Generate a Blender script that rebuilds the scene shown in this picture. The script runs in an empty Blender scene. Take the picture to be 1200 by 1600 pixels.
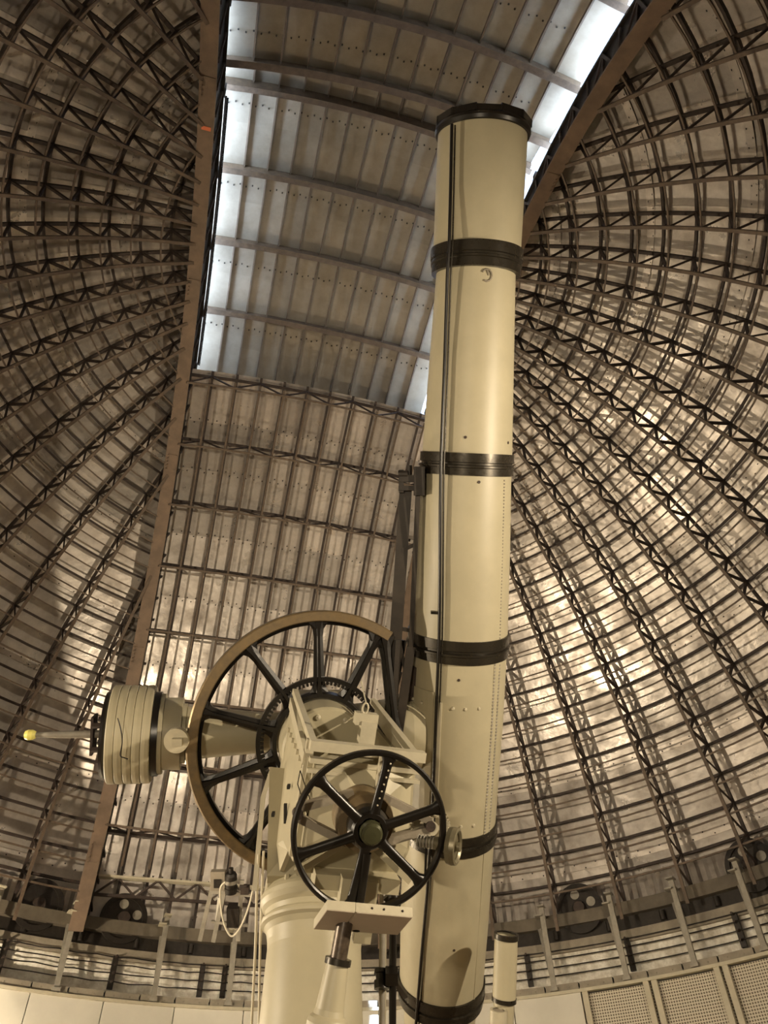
import bpy, math, random
from mathutils import Vector, Matrix
random.seed(7)
C = bpy.context.scene.collection
V = Vector
sin, cos, pi = math.sin, math.cos, math.pi
rad = math.radians

# ------------------------------------------------------------ camera, sky, lamps, exposure
ZS = 6.25                      # height of the dome's spring line above the floor
SC = bpy.context.scene
CAM = V((0.0, -6.8956, 1.6004))
FW = V((0.06787057, 0.68737227, 0.7231272))
RT = V((0.9948, -0.0999, 0.0)); UPV = V((0, 0, 1))
yaw, pit, roll = 0.09842015, 0.80831914, -0.02858816
r0 = V((cos(yaw), -sin(yaw), 0)); u0 = r0.cross(FW)
RT = (r0 * cos(roll) + u0 * sin(roll)).normalized(); UP = (u0 * cos(roll) - r0 * sin(roll)).normalized()
cd = bpy.data.cameras.new('camera'); cam = bpy.data.objects.new('camera', cd); C.objects.link(cam)
cd.sensor_fit = 'VERTICAL'; cd.sensor_height = 32.0; cd.sensor_width = 24.0
cd.lens = 1172.77 / 1600 * 32.0
cd.clip_end = 300; cd.clip_start = 0.05
M = Matrix((RT, UP, -FW)).transposed().to_4x4(); M.translation = CAM
cam.matrix_world = M
SC.camera = cam
FPX = 1172.77

w = bpy.data.worlds.new('sky'); SC.world = w; w.use_nodes = True
nt = w.node_tree; nt.nodes.clear()
out = nt.nodes.new('ShaderNodeOutputWorld'); bg = nt.nodes.new('ShaderNodeBackground')
bg.inputs[0].default_value = (0.52, 0.68, 1.0, 1); bg.inputs[1].default_value = 4.0
nt.links.new(bg.outputs[0], out.inputs[0])

sd = bpy.data.lights.new('sun', 'SUN'); sd.energy = 120; sd.angle = 0.01; sd.color = (0.60, 0.76, 1.0)
so = bpy.data.objects.new('sun', sd); C.objects.link(so)
_s = V((sin(-0.17515551), cos(-0.17515551), 0))
so.rotation_euler = (_s * cos(rad(58)) - V((0, 0, 1)) * sin(rad(58))).to_track_quat('-Z', 'Y').to_euler(); so.location = (0, -20, 40)
def lamp(name, loc, target, power, size, color=(1.0, 0.83, 0.60), spot=None):
    if spot:
        d = bpy.data.lights.new(name, 'SPOT'); d.spot_size = rad(spot); d.spot_blend = 0.8; d.shadow_soft_size = size
    else:
        d = bpy.data.lights.new(name, 'POINT'); d.shadow_soft_size = size
    d.energy = power; d.color = color
    o = bpy.data.objects.new(name, d); C.objects.link(o); o.location = loc
    o.rotation_euler = (V(target) - V(loc)).to_track_quat('-Z', 'Y').to_euler()
    return o
lamp('flood_or_fill_lamp', (-6.5, 5.0, 3.9), (6, 4, 6.5), 1000, 0.07)
lamp('flood_or_fill_lamp', (-8.2, -1.6, 4.2), (7.5, 4.6, 8.0), 2400, 0.07, spot=112)
lamp('flood_or_fill_lamp', (6.4, -5.2, 4.9), (-6.0, 6.5, 6.3), 2500, 0.07, spot=120)
lamp('flood_or_fill_lamp', (-1.4, -8.2, 1.8), (0.2, 4.5, 9.4), 700, 0.10, spot=100)  # fill lamp added behind the camera, not a known fixture
SC.view_settings.view_transform = 'Standard'; SC.view_settings.look = 'None'
SC.view_settings.gamma = 1.0; SC.view_settings.use_curve_mapping = False
SC.view_settings.exposure = 0.0

# ------------------------------------------------------------ helpers
PSI = -0.17515551
S3 = V((sin(PSI), cos(PSI), 0)); N3 = V((cos(PSI), -sin(PSI), 0)); Z3 = V((0, 0, 1))
O3 = V((0, 0, ZS))
def dep(x, y, t):              # photo pixel at a distance in front of the camera -> world point
    d = FW * FPX + RT * (x - 600) - UP * (y - 800)
    return CAM + d * (t / FPX)
def pol(az, r, z):             # azimuth (deg, 0 = straight ahead of the camera) on the drum
    a = rad(az); return V((r * sin(a), r * cos(a), z))
def dome(phi, el, r):          # dome point, azimuth from the slit direction
    a, e = rad(phi), rad(el)
    return (S3 * cos(a) + N3 * sin(a)) * (cos(e) * r) + O3 + Z3 * (r * sin(e))
def slit(th, n, r):            # dome point at s-angle th and lateral offset n
    t = rad(th); q = math.sqrt(r * r - n * n)
    return N3 * n + (S3 * cos(t) + Z3 * sin(t)) * q + O3

ORIG = {}
class MB:
    def __init__(s): s.v = []; s.f = []; s.sm = []
    def add(s, vs, fs, smooth=False):
        b = len(s.v); s.v += [V(x) for x in vs]
        for f in fs: s.f.append([b + i for i in f]); s.sm.append(smooth)
    def box(s, c, ax, h):
        c = V(c); X, Y, Z = [V(a) for a in ax]
        vs = [c + X * (i * h[0]) + Y * (j * h[1]) + Z * (k * h[2]) for i in (-1, 1) for j in (-1, 1) for k in (-1, 1)]
        s.add(vs, [(0, 1, 3, 2), (4, 6, 7, 5), (0, 4, 5, 1), (2, 3, 7, 6), (0, 2, 6, 4), (1, 5, 7, 3)])
    def bar(s, a, b, w, h, up=(0, 0, 1)):
        a, b = V(a), V(b); d = b - a; L = d.length
        if L < 1e-6: return
        d /= L; x = d.cross(V(up))
        if x.length < 1e-4: x = d.cross(V((1, 0, 0)))
        x.normalize(); y = x.cross(d)
        s.box((a + b) / 2, (x, y, d), (w / 2, h / 2, L / 2))
    def sweep(s, pts, ups, w, h, closed=False):   # rectangular section along a path
        n = len(pts); vs = []
        for i, p in enumerate(pts):
            a = pts[max(i - 1, 0)] if not closed else pts[i - 1]; b = pts[min(i + 1, n - 1)] if not closed else pts[(i + 1) % n]
            d = (V(b) - V(a)).normalized(); u = V(ups[i]); x = d.cross(u).normalized(); u = x.cross(d)
            vs += [V(p) + x * w / 2 + u * h / 2, V(p) - x * w / 2 + u * h / 2, V(p) - x * w / 2 - u * h / 2, V(p) + x * w / 2 - u * h / 2]
        fs = []
        m = n if closed else n - 1
        for i in range(m):
            j = (i + 1) % n
            for k in range(4): fs.append((4 * i + k, 4 * i + (k + 1) % 4, 4 * j + (k + 1) % 4, 4 * j + k))
        if not closed: fs += [(0, 3, 2, 1), (4 * n - 4, 4 * n - 3, 4 * n - 2, 4 * n - 1)]
        s.add(vs, fs)
    def tube(s, pts, r, n=10, caps=True):
        if not isinstance(r, (list, tuple)): r = [r] * len(pts)
        pts = [V(p) for p in pts]; vs = []
        d0 = (pts[1] - pts[0]).normalized(); x = d0.cross(V((0, 0, 1)))
        if x.length < 1e-3: x = d0.cross(V((0, 1, 0)))
        x.normalize()
        for i, p in enumerate(pts):
            d = (pts[min(i + 1, len(pts) - 1)] - pts[max(i - 1, 0)]).normalized()
            x = (x - d * x.dot(d)).normalized(); y = d.cross(x)
            vs += [p + (x * cos(2 * pi * k / n) + y * sin(2 * pi * k / n)) * r[i] for k in range(n)]
        fs = [(i * n + k, i * n + (k + 1) % n, (i + 1) * n + (k + 1) % n, (i + 1) * n + k) for i in range(len(pts) - 1) for k in range(n)]
        s.add(vs, fs, True)
        if caps:
            s.add(vs[:n], [tuple(range(n))[::-1]]); s.add(vs[-n:], [tuple(range(n))])
    def lathe(s, o, ax, prof, n=48, a0=0, a1=360, xref=None, smooth=True):   # prof: (along, radius)
        o, d = V(o), V(ax).normalized(); x = V(xref) if xref else d.cross(V((0, 0, 1)))
        if x.length < 1e-3: x = V((1, 0, 0))
        x = (x - d * x.dot(d)).normalized(); y = d.cross(x)
        full = abs(a1 - a0) >= 359.9; m = n if full else n + 1
        for (t0, q0), (t1, q1) in zip(prof[:-1], prof[1:]):     # separate strips keep edges crisp
            vs = []
            for t, q in ((t0, q0), (t1, q1)):
                for k in range(m):
                    a = rad(a0 + (a1 - a0) * k / n); vs.append(o + d * t + (x * cos(a) + y * sin(a)) * q)
            s.add(vs, [(k, (k + 1) % m, m + (k + 1) % m, m + k) for k in range(n if full else m - 1)], smooth)
    def prism(s, poly, nrm, h):    # polygon (world points) extruded along nrm by h
        n = len(poly); nrm = V(nrm); vs = [V(p) for p in poly] + [V(p) + nrm * h for p in poly]
        s.add(vs, [tuple(range(n))[::-1], tuple(range(n, 2 * n))] + [(i, (i + 1) % n, n + (i + 1) % n, n + i) for i in range(n)])
    def build(s, name, m, parent=None, **props):
        me = bpy.data.meshes.new(name)
        o = bpy.data.objects.new(name, me); C.objects.link(o)
        org = V((0, 0, 0))
        if parent is not None:
            o.parent = parent; org = ORIG.get(parent.name, V((0, 0, 0)))
        ORIG[o.name] = org
        me.from_pydata([tuple(v - org) for v in s.v], [], s.f)
        me.polygons.foreach_set('use_smooth', s.sm)
        if m: me.materials.append(m)
        me.validate(); me.update()
        import bmesh
        bm = bmesh.new(); bm.from_mesh(me); bmesh.ops.recalc_face_normals(bm, faces=bm.faces); bm.to_mesh(me); bm.free()
        for k, v in props.items(): o[k] = v
        return o
def thing(name, label, cat, loc, group=None):
    o = bpy.data.objects.new(name, None); C.objects.link(o); o.location = loc; o.empty_display_size = 0.1
    if label: o['label'] = label; o['category'] = cat
    if group: o['group'] = group
    ORIG[o.name] = V(loc); return o
def struct(name, loc=(0, 0, 0)):
    o = bpy.data.objects.new(name, None); C.objects.link(o); o.location = loc; o['kind'] = 'structure'
    ORIG[o.name] = V(loc); return o

# ------------------------------------------------------------ materials
def mat(name, col, rough=0.5, metal=0.0, var=0.0, scale=6.0, bump=0.0, bscale=30.0, col2=None, c2amt=0.5, objvar=0.0, streak=None, rvar=0.0, spec=0.5):
    m = bpy.data.materials.new(name); m.use_nodes = True; t = m.node_tree; N = t.nodes; L = t.links
    b = N['Principled BSDF']; b.inputs['Roughness'].default_value = rough; b.inputs['Metallic'].default_value = metal
    b.inputs['Specular IOR Level'].default_value = spec
    b.inputs['Base Color'].default_value = (*col, 1)
    tc = N.new('ShaderNodeTexCoord'); mp = N.new('ShaderNodeMapping'); L.new(tc.outputs['Object'], mp.inputs[0])
    if streak: mp.inputs['Scale'].default_value = streak
    cur = None
    if col2 or var:
        nz = N.new('ShaderNodeTexNoise'); nz.inputs['Scale'].default_value = scale; nz.inputs['Detail'].default_value = 6; nz.inputs['Roughness'].default_value = 0.65
        L.new(mp.outputs[0], nz.inputs['Vector'])
        rp = N.new('ShaderNodeValToRGB'); L.new(nz.outputs[0], rp.inputs[0])
        c2 = col2 or tuple(c * (1 - var) for c in col)
        rp.color_ramp.elements[0].position = max(0, 0.62 - c2amt * 0.5); rp.color_ramp.elements[0].color = (*c2, 1)
        rp.color_ramp.elements[1].position = 0.68; rp.color_ramp.elements[1].color = (*col, 1)
        cur = rp.outputs[0]
        if rvar:
            mr = N.new('ShaderNodeMapRange'); L.new(nz.outputs[0], mr.inputs[0]); mr.inputs[1].default_value = 0.3; mr.inputs[2].default_value = 0.7
            mr.inputs[3].default_value = min(1, rough + rvar); mr.inputs[4].default_value = max(0.05, rough - rvar); L.new(mr.outputs[0], b.inputs['Roughness'])
    if objvar:
        oi = N.new('ShaderNodeObjectInfo'); mr = N.new('ShaderNodeMapRange'); L.new(oi.outputs['Random'], mr.inputs[0])
        mr.inputs[3].default_value = 1 - objvar; mr.inputs[4].default_value = 1 + objvar * 0.5
        hs = N.new('ShaderNodeHueSaturation'); L.new(mr.outputs[0], hs.inputs['Value'])
        if cur: L.new(cur, hs.inputs['Color'])
        else: hs.inputs['Color'].default_value = (*col, 1)
        cur = hs.outputs[0]
    if cur: L.new(cur, b.inputs['Base Color'])
    if bump:
        n2 = N.new('ShaderNodeTexNoise'); n2.inputs['Scale'].default_value = bscale; n2.inputs['Detail'].default_value = 4
        L.new(mp.outputs[0], n2.inputs['Vector']); bp = N.new('ShaderNodeBump'); bp.inputs['Strength'].default_value = bump; bp.inputs['Distance'].default_value = 0.02
        L.new(n2.outputs[0], bp.inputs['Height']); L.new(bp.outputs[0], b.inputs['Normal'])
    return m
SHEET = mat('galvanised_sheet', (0.78, 0.72, 0.65), 0.38, 0.6, col2=(0.34, 0.29, 0.24), scale=1.6, c2amt=0.8, objvar=0.34, bump=0.45, bscale=4, rvar=0.16)
SHUT = mat('shutter_sheet', (0.36, 0.315, 0.25), 0.55, 0.25, col2=(0.25, 0.215, 0.165), scale=1.8, c2amt=0.6, objvar=0.12, bump=0.25, bscale=4, rvar=0.1)
STEEL = mat('rusty_steel', (0.055, 0.036, 0.026), 0.65, 0.0, col2=(0.03, 0.02, 0.015), scale=9, bump=0.2, bscale=60)
INNER = mat('brown_lit_steel', (0.15, 0.105, 0.07), 0.6, 0.0, col2=(0.09, 0.065, 0.045), scale=8, bump=0.15, bscale=60)  # lighter than the outer chords: lamplight on inner members put into the brown
DARK = mat('black_steel', (0.035, 0.028, 0.022), 0.5, 0.3, var=0.4, scale=12)
GIRD = mat('brown_girder_paint', (0.22, 0.15, 0.10), 0.6, 0.1, col2=(0.15, 0.105, 0.07), scale=3, bump=0.1, bscale=40)
CREAM = mat('cream_enamel', (0.44, 0.395, 0.27), 0.46, 0.0, var=0.10, scale=2.5, bump=0.04, bscale=12)
CREAM2 = mat('pale_cream_paint', (0.54, 0.49, 0.36), 0.42, 0.0, var=0.16, scale=5, bump=0.08, bscale=30)
BAND = mat('dark_bronze_band', (0.045, 0.038, 0.027), 0.32, 0.5, var=0.4, scale=14, rvar=0.12)
IRON = mat('black_enamel', (0.010, 0.008, 0.006), 0.30, 0.0, var=0.3, scale=10)
BRASS = mat('aged_brass', (0.26, 0.185, 0.095), 0.42, 0.5, col2=(0.16, 0.12, 0.07), scale=6, rvar=0.12)
GREY = mat('grey_paint', (0.36, 0.33, 0.27), 0.55, 0.1, var=0.3, scale=6)
WHITE = mat('white_wall_panel', (0.66, 0.63, 0.54), 0.6, 0.0, var=0.10, scale=1.2, bump=0.03, bscale=20)
PLASTER = mat('plaster', (0.90, 0.87, 0.78), 0.85, 0.0, col2=(0.55, 0.50, 0.41), scale=5, c2amt=0.45, bump=0.9, bscale=14)
BEAM = mat('tan_beam_paint', (0.33, 0.285, 0.215), 0.6, 0.0, var=0.35, scale=3, bump=0.15, bscale=30)
FLOOR = mat('floor_wood', (0.30, 0.21, 0.13), 0.5, 0.0, var=0.35, scale=3)
ROPE = mat('pale_rope', (0.68, 0.63, 0.5), 0.8)
BULB = mat('yellow_knob', (0.75, 0.68, 0.18), 0.35)
ORANGE = mat('orange_tag', (0.75, 0.20, 0.08), 0.6)
OUTW = mat('white_dome_paint', (0.85, 0.85, 0.84), 0.6)
GROUND = mat('dry_ground', (0.35, 0.32, 0.26), 0.9, var=0.3, scale=0.3)
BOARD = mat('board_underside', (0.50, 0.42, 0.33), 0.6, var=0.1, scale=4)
LENS = mat('dark_tube_mouth', (0.02, 0.018, 0.015), 0.6)
# fine woven mesh of the wall grilles
MESH = bpy.data.materials.new('wire_grille'); MESH.use_nodes = True
_n = MESH.node_tree.nodes; _l = MESH.node_tree.links; _b = _n['Principled BSDF']; _b.inputs['Roughness'].default_value = 0.6
_tc = _n.new('ShaderNodeTexCoord'); _br = _n.new('ShaderNodeTexBrick'); _l.new(_tc.outputs['UV'], _br.inputs[0])
_br.offset = 0; _br.inputs['Scale'].default_value = 1; _br.inputs['Brick Width'].default_value = 0.045; _br.inputs['Row Height'].default_value = 0.045
_br.inputs['Mortar Size'].default_value = 0.009
for i, c in ((1, (0.13, 0.105, 0.075)), (2, (0.16, 0.13, 0.09)), (3, (0.62, 0.57, 0.45))): _br.inputs[i].default_value = (*c, 1)
_l.new(_br.outputs[0], _b.inputs['Base Color'])

# ------------------------------------------------------------ ground, floor, drum wall
gm = MB(); gm.lathe((0, 0, -0.3), (0, 0, 1), [(0, 10.2), (0, 120)], 64)
gm.build('ground', GROUND, None, kind='structure')
fl = struct('floor')
for i in range(36):
    a0, a1 = i * 10, i * 10 + 9.8
    for q0, q1 in ((0.6, 4.0), (4.02, 7.0), (7.02, 9.6)):
        f = MB(); f.prism([pol(a0, q0, -0.04), pol(a0, q1, -0.04), pol(a0 + 4.9, q1, -0.04), pol(a1, q1, -0.04), pol(a1, q0, -0.04)], (0, 0, 1), 0.04); f.build('floor_board', FLOOR, fl)
f = MB(); f.lathe((0, 0, -0.12), (0, 0, 1), [(0, 0.0), (0, 10.2)], 48); f.build('subfloor', FLOOR, fl)

wall = struct('wall_drum')
NP = 48
for i in range(NP):
    a0 = -180 + i * 7.5 + 0.0; ac = a0 + 3.75
    grille = 29.0 < ac < 60 or 70 < ac < 100
    m = MB()
    e = 0.05
    ks = [a0 + e + (7.5 - 2 * e) * k / 3 for k in range(4)]
    if grille:
        me = MB(); pts = [pol(k, 9.66, z) for z in (0, 5.30) for k in ks]
        me.add(pts, [(k, k + 1, k + 5, k + 4) for k in range(3)])
        o = me.build('grille_panel', MESH, wall)
        uv = o.data.uv_layers.new(name='uv')
        for lp in o.data.loops:
            idx = lp.vertex_index; uv.data[lp.index].uv = ((idx % 4) * 0.42 + 3, (idx // 4) * 5.30)
        fr = MB()
        for aa in (a0 + 0.45, a0 + 7.05):
            fr.bar(pol(aa, 9.60, 0), pol(aa, 9.60, 5.34), 0.10, 0.05, pol(aa, 1, 0))
        fr.build('grille_frame', CREAM2, o)
    else:
        vs = [pol(k, r, z) for r in (9.60, 9.66) for z in (0, 5.32) for k in ks]
        fs = []
        for k in range(3):
            fs += [(k, k + 1, k + 5, k + 4), (k + 8, k + 12, k + 13, k + 9), (k + 4, k + 5, k + 13, k + 12)]
        fs += [(0, 4, 12, 8), (3, 11, 15, 7)]
        m.add(vs, fs); m.build('wall_panel', WHITE, wall)
m = MB(); m.lathe((0, 0, -0.3), (0, 0, 1), [(0, 9.8), (0, 10.05), (5.6, 10.05), (5.6, 9.8), (0, 9.8)], 96); m.build('masonry', PLASTER, wall)
m = MB(); m.lathe((0, 0, 5.32), (0, 0, 1), [(0, 9.56), (0.05, 9.56), (0.05, 9.62), (0.06, 9.70), (0.0, 9.70), (0, 9.56)], 144); m.build('edge_angle', CREAM2, wall)
m = MB()
for i in range(96):
    a = i * 3.75; m.add([pol(a, 9.62, 5.37), pol(a + 3.6, 9.62, 5.37), pol(a + 3.6, 9.62, 5.49), pol(a, 9.62, 5.49), pol(a, 10.02, 5.50), pol(a + 3.6, 10.02, 5.50)], [(0, 1, 2, 3), (3, 2, 5, 4)])
m.build('walkway_kerb', BEAM, wall)
m = MB()
for i in range(96):     # rivet heads along the kerb
    for da in (0.9, 2.6): m.lathe(pol(i * 3.75 + da, 9.62, 5.43), pol(i * 3.75 + da, -1, 0), [(0, 0.016), (0.012, 0.010), (0.014, 0.0)], 6)
m.build('kerb_bolts', BEAM, wall, kind='stuff')
m = MB(); m.lathe((0, 0, 5.49), (0, 0, 1), [(0, 10.0), (0.60, 10.0)], 144); m.build('parapet', PLASTER, wall)
m = MB(); m.lathe((0, 0, 6.08), (0, 0, 1), [(0, 10.0), (0, 9.93), (0.19, 9.93), (0.19, 10.34)], 144); m.build('track_beam', BEAM, wall)
m = MB(); m.lathe((0, 0, 6.27), (0, 0, 1), [(0, 10.30), (0, 9.97), (0.23, 9.97)], 144); m.build('groove_shade_plate', DARK, wall)  # dark plate standing in for the shade of the roller groove
m = MB(); m.lathe((0, 0, 5.0), (0, 0, 1), [(0, 10.05), (0, 10.5), (1.25, 10.5), (1.25, 10.3)], 64); m.build('outer_wall', OUTW, wall)
# small guide rollers before the dark groove plate
for az in list(range(-50, 60, 6)):
    m = MB(); m.lathe(pol(az, 9.93, 6.30), (0, 0, 1), [(0, 0), (0, 0.05), (0.16, 0.05), (0.16, 0)], 12); m.build('guide_roller', DARK, wall)

# ------------------------------------------------------------ the rotating dome (ceiling)
ceil = struct('ceiling', (0, 0, ZS))
NL0, NR0 = 2.84, 3.12           # the slit's half widths left and right of its centre line
def elmax(phi, r, n=None):
    if n is None: n = NR0 if phi > 0 else NL0
    sp = abs(sin(rad(phi))) * r
    return math.degrees(math.acos(n / sp)) if sp > n else None
def phirange(el, r, n):
    q = cos(rad(el)) * r
    if q <= n: return None
    a = math.degrees(math.asin(n / q)); return a, 180 - a
RO, RI, RSK = 10.0, 9.52, 10.24
RINGP = mat('base_ring_paint', (0.15, 0.125, 0.09), 0.6, var=0.35, scale=3)
BRNZ = mat('grey_bronze', (0.20, 0.175, 0.11), 0.4, 0.4, var=0.3)
STRUT = mat('brace_beam_paint', (0.035, 0.026, 0.018), 0.5, 0.1, var=0.4, scale=7)
ELK = [70.49 - 3.22 * k for k in range(22)]
unit = MB(); unit.box((0, 0, 0), ((1, 0, 0), (0, 1, 0), (0, 0, 1)), (0.5, 0.5, 0.5))
_u = unit.build('brace_template', STEEL); UNIT = _u.data; bpy.data.objects.remove(_u)
def brace(a, b, w, parent, name='brace'):
    a, b = V(a), V(b); d = b - a
    o = bpy.data.objects.new(name, UNIT); C.objects.link(o); o.parent = parent
    q = d.to_track_quat('Z', 'Y')
    o.location = (a + b) / 2 - ORIG.get(parent.name, V((0, 0, 0))); o.rotation_mode = 'QUATERNION'; o.rotation_quaternion = q; o.scale = (w, w * 0.6, d.length)
nb = 0
for side in (1, -1):
    for k in range(1, 20):
        phi = side * (16.3 + 7.5 * k)
        em = elmax(phi, RO)
        if em is None: continue
        ei = elmax(phi, RI) or em
        nn = 26
        rib = MB()
        els = [1.0 + (em - 1.0) * i / nn for i in range(nn + 1)]
        ur = [(dome(phi, e, 1) - O3) for e in els]
        rib.sweep([dome(phi, e, RO) for e in els], ur, 0.06, 0.045)
        ob = rib.build('rib', STEEL, ceil)
        ic = MB(); e2 = [0.5 + (ei - 0.5) * i / nn for i in range(nn + 1)]
        ic.sweep([dome(phi, e, RI) for e in e2], [(dome(phi, e, 1) - O3) for e in e2], 0.06, 0.03)
        ic.build('inner_chord', INNER, ob)
        solo = side == 1 and 46 <= abs(phi) <= 125 and nb < 235
        lat = MB(); zig = []
        for j in range(21, -1, -1):
            if ELK[j] > em + .5: break
            zig.append((ELK[j], RO)); zig.append((ELK[j] + 1.61, RI))
        zig = [z for z in zig if z[0] <= (em if z[1] == RO else ei)]
        for (ea, ra), (eb, rb) in zip(zig[:-1], zig[1:]):
            pa, pb = dome(phi, ea, ra), dome(phi, eb, rb)
            if solo and 14 < ea < 66: brace(pa, pb, 0.055, ob); nb += 1
            else: lat.bar(pa, pb, 0.055, 0.033, N3)
        if lat.v: lat.build('lattice', STEEL, ob, kind='stuff')
def arc_hoop(el, r, w, h, name, m, side):
    pr = phirange(el, r, NR0 if side > 0 else NL0)
    if not pr or pr[1] - pr[0] < 3: return
    n = max(6, int((pr[1] - pr[0]) / 3.75)); b = MB()
    ps = [side * (pr[0] + (pr[1] - pr[0]) * i / n) for i in range(n + 1)]
    b.sweep([dome(p, el, r) for p in ps], [(dome(p, el, 1) - O3) for p in ps], w, h); b.build(name, m, ceil)
for side in (1, -1):
    for el in ELK:
        arc_hoop(el, 10.06, 0.045, 0.07, 'hoop', STEEL, side)
    for el in ELK[:21]:
        arc_hoop(el - 1.61, 9.55, 0.030, 0.025, 'inner_hoop', INNER, side)
# roof sheets: side caps
rows = [-0.6, 7.7, 17.36, 27.0, 36.7, 46.35, 56.0, 65.7, 73.0]
def patch(fn, u0, u1, v0, v1, nu, nv, bul):
    vs = []; fs = []
    for i in range(nu + 1):
        for j in range(nv + 1):
            a, b = i / nu, j / nv
            vs.append(fn(u0 + (u1 - u0) * a, v0 + (v1 - v0) * b, bul * math.sin(pi * a) * (0.6 + 0.4 * math.sin(b * pi * 5))))
    for i in range(nu):
        for j in range(nv):
            q = i * (nv + 1) + j; fs.append((q, q + 1, q + nv + 2, q + nv + 1))
    return vs, fs
for side in (1, -1):
    for k in range(0, 20):
        p0 = 16.3 + 7.5 * k; p1 = p0 + 7.5
        if k == 19: p1 = 165
        for r in range(len(rows) - 1):
            ns_ = 3.10 if side > 0 else 2.74
            mx = max(elmax(p0, RSK, ns_) or 0, elmax(p1, RSK, ns_) or 0)
            if mx <= rows[r] + 0.3: continue
            rr = RSK + 0.012 * ((r + k) % 2)
            def fn(p, e, b, rr=rr, side=side, ns_=ns_):
                m_ = elmax(p, rr, ns_) or 0
                return dome(side * p, min(e, m_), rr + b)
            vs, fs = patch(fn, p0 - .08, p1 + .08, rows[r] - .12, rows[r + 1] + .12, 4, 6, random.uniform(0.004, 0.02))
            b = MB(); b.add(vs, fs, True); b.build('roof_sheet', SHEET, ceil)
# riveted lap strips beside every sheet row
for side in (1, -1):
    for r in rows[1:-1]:
        pr = phirange(r, RSK, NR0 if side > 0 else NL0)
        if not pr: continue
        n = int((pr[1] - pr[0]) / 2.5); b = MB()
        ps = [side * (pr[0] + (pr[1] - pr[0]) * i / n) for i in range(n + 1)]
        b.sweep([dome(p, r, RSK - .012) for p in ps], [(dome(p, r, 1) - O3) for p in ps], 0.13, 0.006)
        o = b.build('lap_strip', SHEET, ceil)
        rv = MB()
        for i in range(n * 2):
            p = side * (pr[0] + (pr[1] - pr[0]) * (i + .5) / (2 * n))
            c = dome(p, r + 0.22 * (-1) ** i, RSK - .016); rv.box(c, ((dome(p, r, 1) - O3), Z3, V((dome(p, r, 1) - O3)).cross(Z3).normalized()), (0.008, 0.012, 0.012))
        rv.build('rivets', DARK, o, kind='stuff')
# outer weather skin, seamless so no daylight leaks in
ow = MB()
for side in (1, -1):
    def fo(p, e, b, side=side):
        m_ = elmax(p, 10.36, 3.13 if side > 0 else 2.76) or 0
        return dome(side * p, min(e, m_), 10.36)
    vs, fs = patch(fo, 15.2, 164.8, -1.5, 76, 60, 40, 0); ow.add(vs, fs, True)
    vs, fs = patch(lambda n, t, b: slit(t, n, 10.34), -3.0, 3.3, -1.5 if side == 1 else 132, 72.0 if side == 1 else 181.5, 10, 30, 0); ow.add(vs, fs, True)
ow.build('outer_skin', OUTW, ceil)
# slit front (fixed) section
TH = [72.3, 63.65, 55.1, 46.4, 37.5, 28.8, 20.6, 12.4]
ST = [-2.27 + 0.525 * k for k in range(10)]
for th0 in TH + [143, 153, 165]:
    ct = MB(); ns = [-2.72 + (5.6) * i / 12 for i in range(13)]
    back = th0 > 100
    ct.sweep([slit(th0, n, 10.02) for n in ns], [(slit(th0, n, 10) - O3) for n in ns], 0.065, 0.035)
    ob = ct.build('cross_truss', STEEL, ceil)
    ic = MB(); ic.sweep([slit(th0, n, 9.46) for n in ns], [(slit(th0, n, 10) - O3) for n in ns], 0.045, 0.03); ic.build('inner_chord', INNER, ob)
    z = [(n, 10.02 if i % 2 == 0 else 9.46) for i, n in enumerate([-2.72 + .0] + ST[0:] + [2.85])]
    z = [(n, 9.46 if i % 2 == 0 else 10.02) for i, n in enumerate([-2.72] + ST + [2.85])]
    for (na, ra), (nb_, rb) in zip(z[:-1], z[1:]):
        brace(slit(th0, na, ra), slit(th0, nb_, rb), 0.036, ob)
for n in ST:
    for r_, nm, m_, w_ in ((10.07, 'stringer', STEEL, 0.055), (9.49, 'inner_stringer', INNER, 0.04)):
        b = MB(); ts = [2 + 71 * i / 30 for i in range(31)] if r_ > 10 else [8 + 65 * i / 30 for i in range(31)]
        b.sweep([slit(t, n, r_) for t in ts], [(slit(t, n, 10) - O3) for t in ts], w_, 0.045 if r_ > 10 else .03); b.build(nm, m_, ceil)
trows = [-0.6, 8, 16.5, 24.7, 33.2, 42, 50.7, 59.4, 66, 72.6]
tcol = [-2.84, -1.745, -0.695, 0.355, 1.405, 2.455, 3.04]
for r in range(len(trows) - 1):
    for c_ in range(len(tcol) - 1):
        rr = 10.23 + 0.012 * ((r + c_) % 2)
        vs, fs = patch(lambda n, t, b, rr=rr: slit(t, n, rr + b), tcol[c_] - .01, tcol[c_ + 1] + .01, trows[r] - .1, trows[r + 1] + .1, 4, 4, random.uniform(.004, .018))
        b = MB(); b.add(vs, fs, True); b.build('roof_sheet', SHEET, ceil)
for r in trows[1:-1]:
    rv = MB()
    for i in range(60):
        n = -2.8 + 5.7 * i / 60; c = slit(r + 0.25 * (-1) ** i, n, 10.218); rv.box(c, (N3, S3, Z3), (0.010, 0.010, 0.010))
    rv.build('rivet_row', DARK, ceil, kind='stuff')
bk = [132, 141, 150, 159, 168, 180.6]
for r in range(5):
    for c_ in range(len(tcol) - 1):
        vs, fs = patch(lambda n, t, b: slit(t, n, 10.24), tcol[c_] - .01, tcol[c_ + 1] + .01, bk[r] - .1, bk[r + 1] + .1, 3, 3, 0)
        b = MB(); b.add(vs, fs, True); b.build('roof_sheet', SHEET, ceil)
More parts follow.
